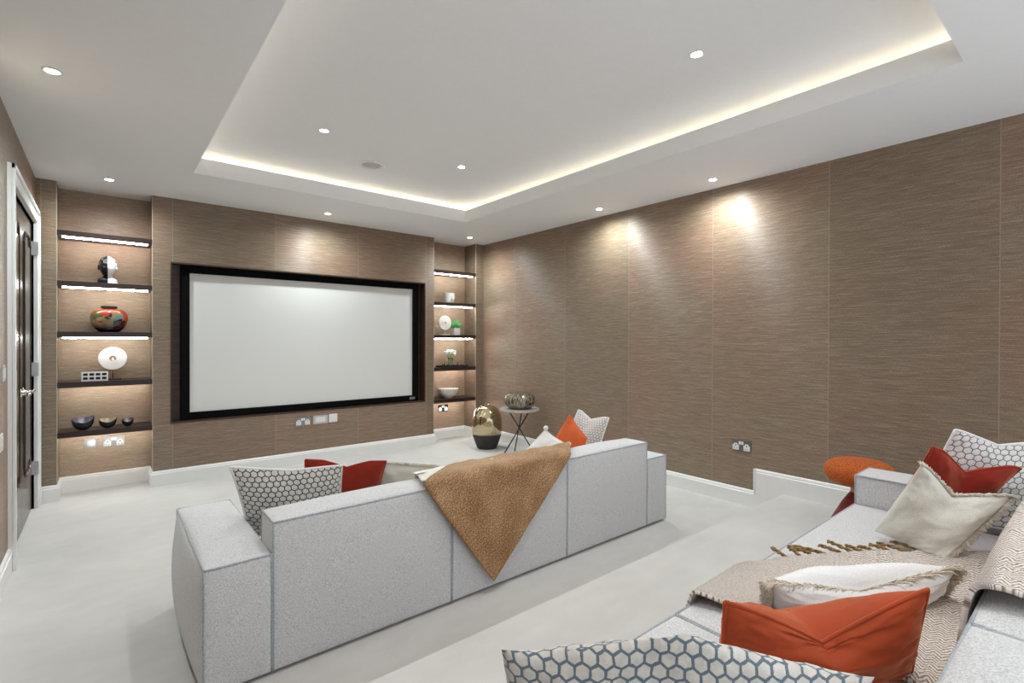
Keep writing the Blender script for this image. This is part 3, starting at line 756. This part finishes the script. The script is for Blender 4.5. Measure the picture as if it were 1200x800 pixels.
# ------------------------------------------------------------------ CUSHIONS
def pillow(name, label, C, th, mat, chop=0.0, chopw=.35, pinch=.05, edge=None, edgemat=None, n=34, seed=0, wr=.006, group=None, backth=None, uvs=1.0, flip=1, creases=0.0, lift=0.0, fsides='tlrb', flen=(.022, .034), pom=False):
    """C = (TL, TR, BL, BR) world points of the seam corners."""
    TL, TR, BL, BR = [Vector(c) for c in C]
    cen = (TL+TR+BL+BR)/4
    Nn = ((TR-TL)+(BR-BL)).cross((TL-BL)+(TR-BR)).normalized()*flip
    t = thing(name, label, 'cushion', cen-Vector((0, 0, .0)), group)
    backth = th if backth is None else backth
    W = ((TR-TL).length+(BR-BL).length)/2; H = ((TL-BL).length+(TR-BR).length)/2
    def S(u, v):
        u2 = u*(1-pinch*(1-v*v)); v2 = v*(1-pinch*(1-u*u))
        if chop: v2 -= chop*max(0, 1-abs(u)/chopw)**1.15*max(0, (v+.6)/1.6)**1.3
        a, b = (u2+1)/2, (v2+1)/2
        return BL.lerp(BR, a).lerp(TL.lerp(TR, a), b)
    def prof(u, v):
        k = max(0, (1-u*u))*max(0, (1-v*v)); return k**.56
    bm = bmesh.new(); uvl = bm.loops.layers.uv.new('UVMap'); G = []
    for side in (1, -1):
        g = []
        for i in range(n+1):
            row = []
            for j in range(n+1):
                u, v = -cos(pi*i/n), -cos(pi*j/n)
                u, v = lerp(u, -1+2*i/n, .5), lerp(v, -1+2*j/n, .5)
                p = S(u, v); k = prof(u, v); T = th if side > 0 else backth
                d = T*k
                if chop: d *= 1-.45*exp(-(u/(chopw*.55))**2)*max(0, v)**.7
                q = Vector((u*1.7+seed, v*1.7, side*3.1))
                d += wr*noise.noise(q*1.3)*min(1, k*2.5)
                ed = 1-min(1, 1.8*min(1-abs(u), 1-abs(v)))
                d += wr*.8*noise.noise(Vector((u*7+seed, v*7, side)))*min(1, k*3)*ed
                if creases:
                    ang = math.atan2(v-.9, u); rad = sqrt(u*u+(v-.9)**2)
                    d -= creases*abs(sin(ang*5+seed))**6*exp(-rad*1.1)*min(1, k*3)
                row.append((bm.verts.new(p+Nn*side*d+Vector((0, 0, lift*k*(1+.8*v) if side > 0 else 0))), u, v))
            g.append(row)
        ua = [[0]*(n+1) for _ in range(n+1)]; va = [[0]*(n+1) for _ in range(n+1)]; h_ = n//2
        for j in range(n+1):
            for i in range(h_, n): ua[i+1][j] = ua[i][j]+(g[i+1][j][0].co-g[i][j][0].co).length
            for i in range(h_, 0, -1): ua[i-1][j] = ua[i][j]-(g[i-1][j][0].co-g[i][j][0].co).length
            for i in range(h_, n): va[j][i+1] = va[j][i]+(g[j][i+1][0].co-g[j][i][0].co).length
            for i in range(h_, 0, -1): va[j][i-1] = va[j][i]-(g[j][i-1][0].co-g[j][i][0].co).length
        for i in range(n):
            for j in range(n):
                q = (g[i][j], g[i+1][j], g[i+1][j+1], g[i][j+1])
                ij = ((i, j), (i+1, j), (i+1, j+1), (i, j+1))
                if side < 0: q = q[::-1]; ij = ij[::-1]
                f = bm.faces.new([x[0] for x in q]); f.smooth = True
                for l, (ia, ja) in zip(f.loops, ij): l[uvl].uv = (ua[ia][ja]*2*uvs, va[ia][ja]*2*uvs)
    bmesh.ops.remove_doubles(bm, verts=bm.verts[:], dist=1e-5)
    bmesh.ops.recalc_face_normals(bm, faces=bm.faces[:])
    obj('cover', bm, mat, t)
    per = []
    m_ = 26
    for k in range(m_): per.append((-1+2*k/m_, 1))
    for k in range(m_): per.append((1, 1-2*k/m_))
    for k in range(m_): per.append((1-2*k/m_, -1))
    for k in range(m_): per.append((-1, -1+2*k/m_))
    if edge == 'piping':
        bm = bmesh.new(); pts = [S(u, v) for u, v in per]; pts.append(pts[0])
        tube(bm, pts, .005, 8)
        obj('piping', bm, edgemat or mat, t, smooth=True)
    elif edge == 'fringe':
        bm = bmesh.new(); rnd = random.Random(seed)
        for k in range(len(per)):
            for q in range(18):
                f = (k+q/18); i0 = int(f) % len(per); i1 = (i0+1) % len(per); fr = f-int(f)
                u = lerp(per[i0][0], per[i1][0], fr); v = lerp(per[i0][1], per[i1][1], fr)
                if 'trbl'[min(3, int(f//m_))] not in fsides: continue
                p = S(u, v); out = (p-cen); out = (out-Nn*out.dot(Nn)).normalized()
                sd = rnd.uniform(-.55, .55); al = Vector((rnd.uniform(-1, 1), rnd.uniform(-1, 1), rnd.uniform(-1, 1)))*.25
                d = (out+Nn*sd+al).normalized(); ln = rnd.uniform(*flen)
                tube(bm, [p-out*.004, p+d*ln*.6, p+d*ln+Vector((0, 0, -.006))], .0015, 3, [1, 1.1, .6])
        o = obj('fringe', bm, edgemat or mat, t, smooth=True)
    if pom:
        for c in (TL, TR, BL, BR):
            bm = bmesh.new(); bmesh.ops.create_icosphere(bm, subdivisions=3, radius=.016, matrix=Matrix.Translation(c+(c-cen).normalized()*.012))
            for v in bm.verts: v.co += (v.co-c).normalized()*.003*noise.noise(v.co*300)
            obj('pompom', bm, mat, t, smooth=True)
    return t

# front sofa, seat level .325
pillow('scatter_cushion', 'black on white hexagon print cushion at the left end of the lower sofa',
       ((.400, 2.315, .720), (.872, 2.335, .648), (.505, 2.475, .352), (.930, 2.500, .345)), .062, M['hexdark'], chop=.10, chopw=1, pinch=.03, seed=1, uvs=1.0, edge='piping', edgemat=M['whitecloth'])
pillow('scatter_cushion', 'dark red velvet cushion behind the black hexagon print one on lower sofa',
       ((.745, 2.470, .668), (1.145, 2.440, .606), (.775, 2.640, .350), (1.165, 2.600, .348)), .050, M['red'], chop=.25, chopw=.6, pinch=.03, seed=2, edge='piping', edgemat=M['red'])
pillow('scatter_cushion', 'cream cushion with corner pompoms beside the bright orange one',
       ((2.255, 2.400, .650), (2.340, 2.285, .560), (1.960, 2.520, .360), (2.220, 2.330, .352)), .045, M['whitecloth'], pinch=.05, seed=3, edge='piping', edgemat=M['whitecloth'], pom=True)
pillow('scatter_cushion', 'bright orange velvet cushion, its point up, at the right end of lower sofa',
       ((2.485, 2.400, .728), (2.520, 2.275, .580), (2.250, 2.500, .370), (2.400, 2.270, .362)), .055, M['orangebright'], pinch=.04, seed=4, edge='piping', edgemat=M['orangebright'])
pillow('scatter_cushion', 'hexagon print cushion at the right end of the lower sofa by the arm',
       ((2.700, 2.520, .730), (2.730, 2.260, .700), (2.560, 2.620, .355), (2.600, 2.290, .352)), .060, M['hexblue2'], chop=.20, chopw=.8, pinch=.03, seed=5, uvs=1.3, edge='piping', edgemat=M['whitecloth'])

pillow('scatter_cushion', 'cream fringed cushion low behind the middle back of the lower sofa',
       ((1.135, 2.480, .592), (1.420, 2.380, .545), (1.150, 2.640, .350), (1.430, 2.560, .350)), .050, M['cream'], pinch=.03, seed=12, edge='fringe', edgemat=M['creamedge'], flen=(.015, .025), wr=.010)

# rear sofa, seat level .475
pillow('scatter_cushion', 'blue grey hexagon print cushion in the immediate foreground, cut by frame bottom',
       ((.400, .508, .845), (.716, .184, .845), (.530, .620, .500), (.830, .300, .500)), .065, M['hexblue'], chop=-.30, chopw=.8, pinch=.01, seed=6, uvs=1.0, edge=None, wr=.012)
pillow('scatter_cushion', 'burnt orange velvet cushion with folded top in the right foreground',
       ((1.005, .520, .700), (1.375, .258, .712), (1.020, .540, .500), (1.380, .290, .500)), .125, M['orange'], lift=.012, flip=-1, chop=1.05, chopw=1.0, pinch=.01, backth=.055, seed=7, edge='piping', edgemat=M['orange'], wr=.010, n=44, creases=.006)
pillow('scatter_cushion', 'white cushion with fluffy fringe slumped behind the burnt orange one',
       ((1.350, .575, .610), (1.830, .285, .615), (1.410, .600, .512), (1.860, .330, .512)), .065, M['whitecloth'], lift=.02, flip=-1, chop=1.1, chopw=.95, pinch=.02, seed=8, edge='fringe', edgemat=M['creamfur'], wr=.010)
pillow('scatter_cushion', 'plain cream fringed cushion leaning on the right end of upper sofa',
       ((2.170, .430, .820), (2.440, .234, .705), (2.310, .600, .510), (2.200, .376, .500)), .075, M['cream'], chop=.45, chopw=.9, pinch=.02, seed=9, edge='fringe', edgemat=M['creamedge'], fsides='tr', flen=(.014, .024), wr=.010, n=44)
pillow('scatter_cushion', 'brick red velvet cushion between cream and hexagon cushions on upper sofa',
       ((2.400, .440, .848), (2.720, .236, .760), (2.560, .610, .520), (2.740, .400, .510)), .055, M['red'], chop=.45, chopw=.8, pinch=.02, seed=10, edge='piping', edgemat=M['red'], wr=.010)
pillow('scatter_cushion', 'grey hexagon print cushion propped against the far arm of the upper sofa',
       ((2.705, .425, .882), (2.960, .170, .840), (2.745, .580, .500), (2.760, .250, .500)), .060, M['hexblue2'], chop=.2, chopw=.9, pinch=.02, seed=11, uvs=1.0, edge='piping', edgemat=M['whitecloth'], wr=.008)

# ------------------------------------------------------------------ THROWS
def solidify(bm_obj, th):
    md = bm_obj.modifiers.new('thickness', 'SOLIDIFY'); md.thickness = th; md.offset = 1
    return bm_obj
def sofa_h(x, y, y0, z0):
    """height of the sofa surface at x,y with softened steps"""
    def st(a, w): return 1/(1+exp(-max(-40, min(40, a/w))))
    back = st(y0+BT+.022-y, .006); seat = st(y0+SD+.012-y, .004); behind = st(y-(y0-.012), .004)
    h = SH+.010+(BH+.030-SH-.010)*back
    h *= seat
    if x > XM[3]-.02: h = max(h, (AH+.022))
    return z0+h

# gold throw: corner hanging down the back of the lower sofa, rest over its top
def gold_throw():
    bm = bmesh.new(); uvl = bm.loops.layers.uv.new('UVMap')
    yb = 1.985; zt = BH+.036
    nx, nf = 44, 40
    # u runs along the sofa; v: 0 = lower point on the back, 1 = crease at the top, 2 = inner edge, 3 = on the seat side
    Lp = [(1.482, .062), (1.290, .315), (1.098, zt)]
    Rp = [(1.482, .062), (1.770, .335), (2.030, zt)]
    def quad(P, t_):
        a, b, c = P; return tuple((1-t_)**2*a[i]+2*t_*(1-t_)*b[i]+t_*t_*c[i] for i in (0, 1))
    rows = []
    for j in range(nf+1):
        t_ = j/nf; l = quad(Lp, t_); r = quad(Rp, t_); row = []
        for i in range(nx+1):
            s = i/nx; x = lerp(l[0], r[0], s); z = lerp(l[1], r[1], s)
            y = yb-.026-.010*abs(sin(s*pi*3+z*4))*t_-.012*(1-t_)
            row.append((x, y, z, x, z))
        rows.append(row)
    top = rows[-1]
    vlen = zt
    for k, (dy, z, dxl, dxr) in enumerate(((-.018, .014, .012, .008), (-.004, .020, .05, .03), (.05, .014, .11, .08), (.10, .012, .17, .13), (.16, .008, .235, .19), (.20, .000, .275, .22), (.213, -.03, .29, .225), (.222, -.10, .30, .23), (.235, -.20, .32, .24))):
        row = []; vlen += .03
        for i in range(nx+1):
            s = i/nx; x = lerp(1.098+dxl, 2.030+dxr, s)
            zz = zt+z+.003*sin(s*23+k)+.002*sin(s*51)
            row.append((x, yb+dy, zz, x, vlen+k*.02))
        rows.append(row)
    V = [[bm.verts.new(p[:3]) for p in row] for row in rows]
    for j in range(len(rows)-1):
        for i in range(nx):
            try: f = bm.faces.new((V[j][i], V[j][i+1], V[j+1][i+1], V[j+1][i]))
            except ValueError: continue
            f.smooth = True
            for l, (a, b) in zip(f.loops, ((j, i), (j, i+1), (j+1, i+1), (j+1, i))):
                p = rows[a][b]; l[uvl].uv = ((p[3]+p[4])*.7, (p[3]-p[4])*.7)
    bmesh.ops.remove_doubles(bm, verts=bm.verts[:], dist=1e-5)
    t = thing('gold_throw', 'golden brown chenille throw, its corner hanging down the lower sofa back', 'throw', (1.5, 1.97, .6))
    o = obj('cloth', bm, M['gold'], t); solidify(o, .005)
    bm = bmesh.new()
    for P in (Lp, Rp):
        pts = []
        for j in range(25):
            q = quad(P, j/24); pts.append((q[0], yb-.030-.012*(1-j/24), q[1]))
        tube(bm, pts, .0035, 6)
    obj('stitched_hem', bm, M['gold'], t, smooth=True)
gold_throw()

def drape(name, label, fxy, nu, nv, mat, y0, z0, lift=.008, th=.006, wav=.006, uvs=1, extra=None):
    bm = bmesh.new(); uvl = bm.loops.layers.uv.new('UVMap'); g = []
    for i in range(nu+1):
        row = []
        for j in range(nv+1):
            x, y = fxy(i/nu, j/nv); z = sofa_h(x, y, y0, z0)+lift+wav*(.5+.5*noise.noise(Vector((x*9, y*9, 0))))+wav*.6*abs(noise.noise(Vector((x*22, y*22, 4))))
            if extra: z += extra(i/nu, j/nv)
            row.append(bm.verts.new((x, y, z)))
        g.append(row)
    du = 1.0; ulen = [0]
    for i in range(nu): ulen.append(ulen[-1]+(g[i+1][nv//2].co-g[i][nv//2].co).length)
    vlen = [0]
    for j in range(nv): vlen.append(vlen[-1]+(g[nu//2][j+1].co-g[nu//2][j].co).length)
    for i in range(nu):
        for j in range(nv):
            f = bm.faces.new((g[i][j], g[i+1][j], g[i+1][j+1], g[i][j+1])); f.smooth = True
            for l, (a, b) in zip(f.loops, ((i, j), (i+1, j), (i+1, j+1), (i, j+1))): l[uvl].uv = (vlen[b]*uvs, ulen[a]*uvs)
    bmesh.ops.recalc_face_normals(bm, faces=bm.faces[:])
    if sum(f.normal.z for f in bm.faces) < 0: bmesh.ops.reverse_faces(bm, faces=bm.faces[:])
    c = g[0][0].co.copy()
    t = thing(name, label, 'throw', (c.x, c.y, c.z))
    o = obj('cloth', bm, mat, t); solidify(o, th)
    return t
def bez(P, t_):
    pts = [Vector(p) for p in P]
    while len(pts) > 1: pts = [a.lerp(b, t_) for a, b in zip(pts, pts[1:])]
    return pts[0]
LE = [(1.335, .806), (1.40, .60), (1.40, .35), (1.30, .22), (1.36, -.01)]
RE = [(1.560, .806), (1.80, .76), (1.96, .62), (2.25, .44), (2.50, .22), (2.62, -.01)]
def beige(u, v):
    # v: front edge -> over the back ; u: left edge -> tassel edge
    v2 = v**.8
    a, b = bez(LE, v2), bez(RE, v2)
    p = a.lerp(b, u); return p.x, p.y
th_ = drape('woven_throw', 'beige herringbone throw with brown tassels over upper sofa seat and back', beige, 90, 150, M['throw'], 0.0, PLZ, lift=.008, th=.010, wav=.014)
for k, tt in enumerate([.16, .20, .235, .27, .305, .34, .375, .41, .445, .48, .515, .56, .60, .64]):
    x, y = beige(1, tt); rnd = random.Random(k+3)
    a = radians(rnd.uniform(55, 100)); ln = rnd.uniform(.10, .15)
    z = sofa_h(x, y, 0, PLZ)+.016
    bm = bmesh.new()
    for s in (-1, 1):
        pts = []
        for i in range(9):
            f = i/8; cx = x-.01+cos(a)*ln*f+s*.004*sin(f*14+k)*cos(a+pi/2)
            cy = y-.005+sin(a)*ln*f*.8+s*.004*sin(f*14+k)*sin(a+pi/2)+.012*sin(f*4+k)
            pts.append((cx, cy, z+.004*cos(f*14+k)*s+.006*sin(f*pi)))
        tube(bm, pts, .0042, 6)
    obj('tassel', bm, M['tassel'], th_, smooth=True)

def creamf(u, v):
    return lerp(1.105, 1.62, u)+.22*v*(1-u), lerp(1.990, 2.63, v)
ct = drape('cream_throw', 'soft cream throw under the gold one on the lower sofa', creamf, 40, 60, M['cream'], 1.985, 0, lift=.004, th=.006, wav=.008)
obj('care_label', bxs((1.125, 1.185, 2.085, 2.110, .617, .6185)), M['whitecloth'], ct)

# ------------------------------------------------------------------ floor vase, side table, bowl, stool
VX, VY = 3.40, 4.60
fv = thing('floor_vase', 'tall egg shaped floor vase, mirrored brass above a matt charcoal foot', 'vase', (VX, VY, 0))
obj('foot', lathe([(0, .0005), (.108, .0005), (.112, .004), (.135, .060), (.158, .130), (.166, .165), (0, .165)], (VX, VY, 0), 56), M['charcoal'], fv, smooth=False)
obj('body', lathe([(.1665, .165), (.172, .20), (.176, .26), (.172, .33), (.158, .39), (.132, .44), (.095, .475), (.060, .488), (.042, .490), (.038, .496), (.030, .496), (.030, .47), (0, .46)], (VX, VY, 0), 64), M['brass'], fv, smooth=True)

TXc, TYc, TH_ = 3.492, 4.13, .498
tb = thing('side_table', 'small round side table with pale stone top and crossed thin black legs', 'table', (TXc, TYc, 0))
obj('tabletop', lathe([(0, -.026), (.200, -.026), (.214, -.020), (.217, -.010), (.214, 0), (.208, 0), (.206, -.003), (0, -.003)], (TXc, TYc, TH_), 56), M['stone'], tb, smooth=False)
Rv, Fv = Vector((.773, -.634, 0)), Vector((.634, .773, 0)); c0 = Vector((TXc, TYc, 0))
for foot, top in (((-.170, -.060), (.115, .04)), ((-.050, .120), (.022, -.09)), ((.165, .00), (-.120, .03))):
    p = c0+Rv*foot[0]+Fv*foot[1]+Vector((0, 0, .006)); q = c0+Rv*top[0]+Fv*top[1]+Vector((0, 0, TH_-.026))
    bm = bmesh.new(); tube(bm, [p, q], .0065, 10); obj('leg', bm, M['black'], tb, smooth=True)
pb = thing('drip_glaze_bowl', 'round open bowl with dark and cream drip glaze on the side table', 'bowl', (TXc, TYc, TH_))
dm, nt, b = new_mat('drip_glaze')
f = noise_tex(nt, vmath(nt, 'MULTIPLY', objc(nt), (38, 38, 8)), 1, 4, .65)
L(nt, ramp(nt, f, [(.36, (.02, .018, .022)), (.45, (.12, .09, .04)), (.52, (.42, .38, .28)), (.60, (.07, .07, .10))]), b.inputs['Base Color'])
b.inputs['Roughness'].default_value = .15; b.inputs['Metallic'].default_value = .35
obj('bowl_body', lathe([(0, .0), (.105, .0), (.126, .010), (.160, .045), (.172, .085), (.166, .125), (.140, .160), (.130, .166)], (TXc, TYc, TH_), 56), dm, pb, smooth=True)
obj('interior', lathe([(.132, .166), (.126, .166), (.130, .15), (.150, .10), (.14, .05), (.10, .012), (0, .008)], (TXc, TYc, TH_), 56, cap=False), M['black'], pb, smooth=True)

OX, OY = 3.262, .915
sto = thing('mushroom_stool', 'orange boucle mushroom stool between upper sofa arm and right wall', 'stool', (OX, OY, PLZ))
prof = [(0, .287)]+[(.170*(abs(cos(a))**.75), .362+.075*(abs(sin(a))**.85)*(1 if sin(a) > 0 else -1)) for a in [radians(d) for d in range(-85, 90, 8)]]+[(0, .437)]
bm = lathe(prof, (OX, OY, PLZ), 56)
for v in bm.verts: v.co += Vector((noise.noise(v.co*30), noise.noise(v.co*30+Vector((5, 0, 0))), noise.noise(v.co*30+Vector((0, 5, 0)))))*.0035
obj('seat_cushion', bm, M['boucle'], sto, smooth=True)
obj('neck', lathe([(0, .20), (.042, .20), (.042, .315), (0, .315)], (OX, OY, PLZ), 32), M['oak'], sto)
obj('base', lathe([(0, .0005), (.165, .0005), (.165, .012), (.125, .10), (.080, .19), (.045, .245), (.042, .25), (0, .25)], (OX, OY, PLZ), 48), M['redbase'], sto, smooth=True)

# ------------------------------------------------------------------ camera
FPX = 582.737; yaw, pitch, roll = .686398853, -.00490969, .00282213901
F = Vector((sin(yaw)*cos(pitch), cos(yaw)*cos(pitch), sin(pitch)))
R0 = Vector((cos(yaw), -sin(yaw), 0)); U0 = R0.cross(F)
R1 = R0*cos(roll)+U0*sin(roll); U1 = -R0*sin(roll)+U0*cos(roll)
cam = bpy.data.cameras.new('camera'); cam.sensor_width = 36; cam.sensor_fit = 'HORIZONTAL'
cam.lens = FPX*36/1200; cam.clip_start = .02
co = bpy.data.objects.new('camera', cam); COL.objects.link(co)
mw = Matrix((R1, U1, -F)).transposed().to_4x4(); mw.translation = Vector((0, 0, 1.25)); co.matrix_world = mw
S_ = bpy.context.scene; S_.camera = co

# ------------------------------------------------------------------ world and view
w = bpy.data.worlds.new('world'); S_.world = w; w.use_nodes = True
w.node_tree.nodes['Background'].inputs[0].default_value = (.90, .95, 1, 1); w.node_tree.nodes['Background'].inputs[1].default_value = 1.0
S_.view_settings.view_transform = 'Standard'; S_.view_settings.look = 'None'; S_.view_settings.gamma = 1
S_.view_settings.use_curve_mapping = False
S_.view_settings.exposure = 0.40
S_.cycles.use_denoising = True
S_.cycles.max_bounces = 10; S_.cycles.diffuse_bounces = 6; S_.cycles.sample_clamp_indirect = 6
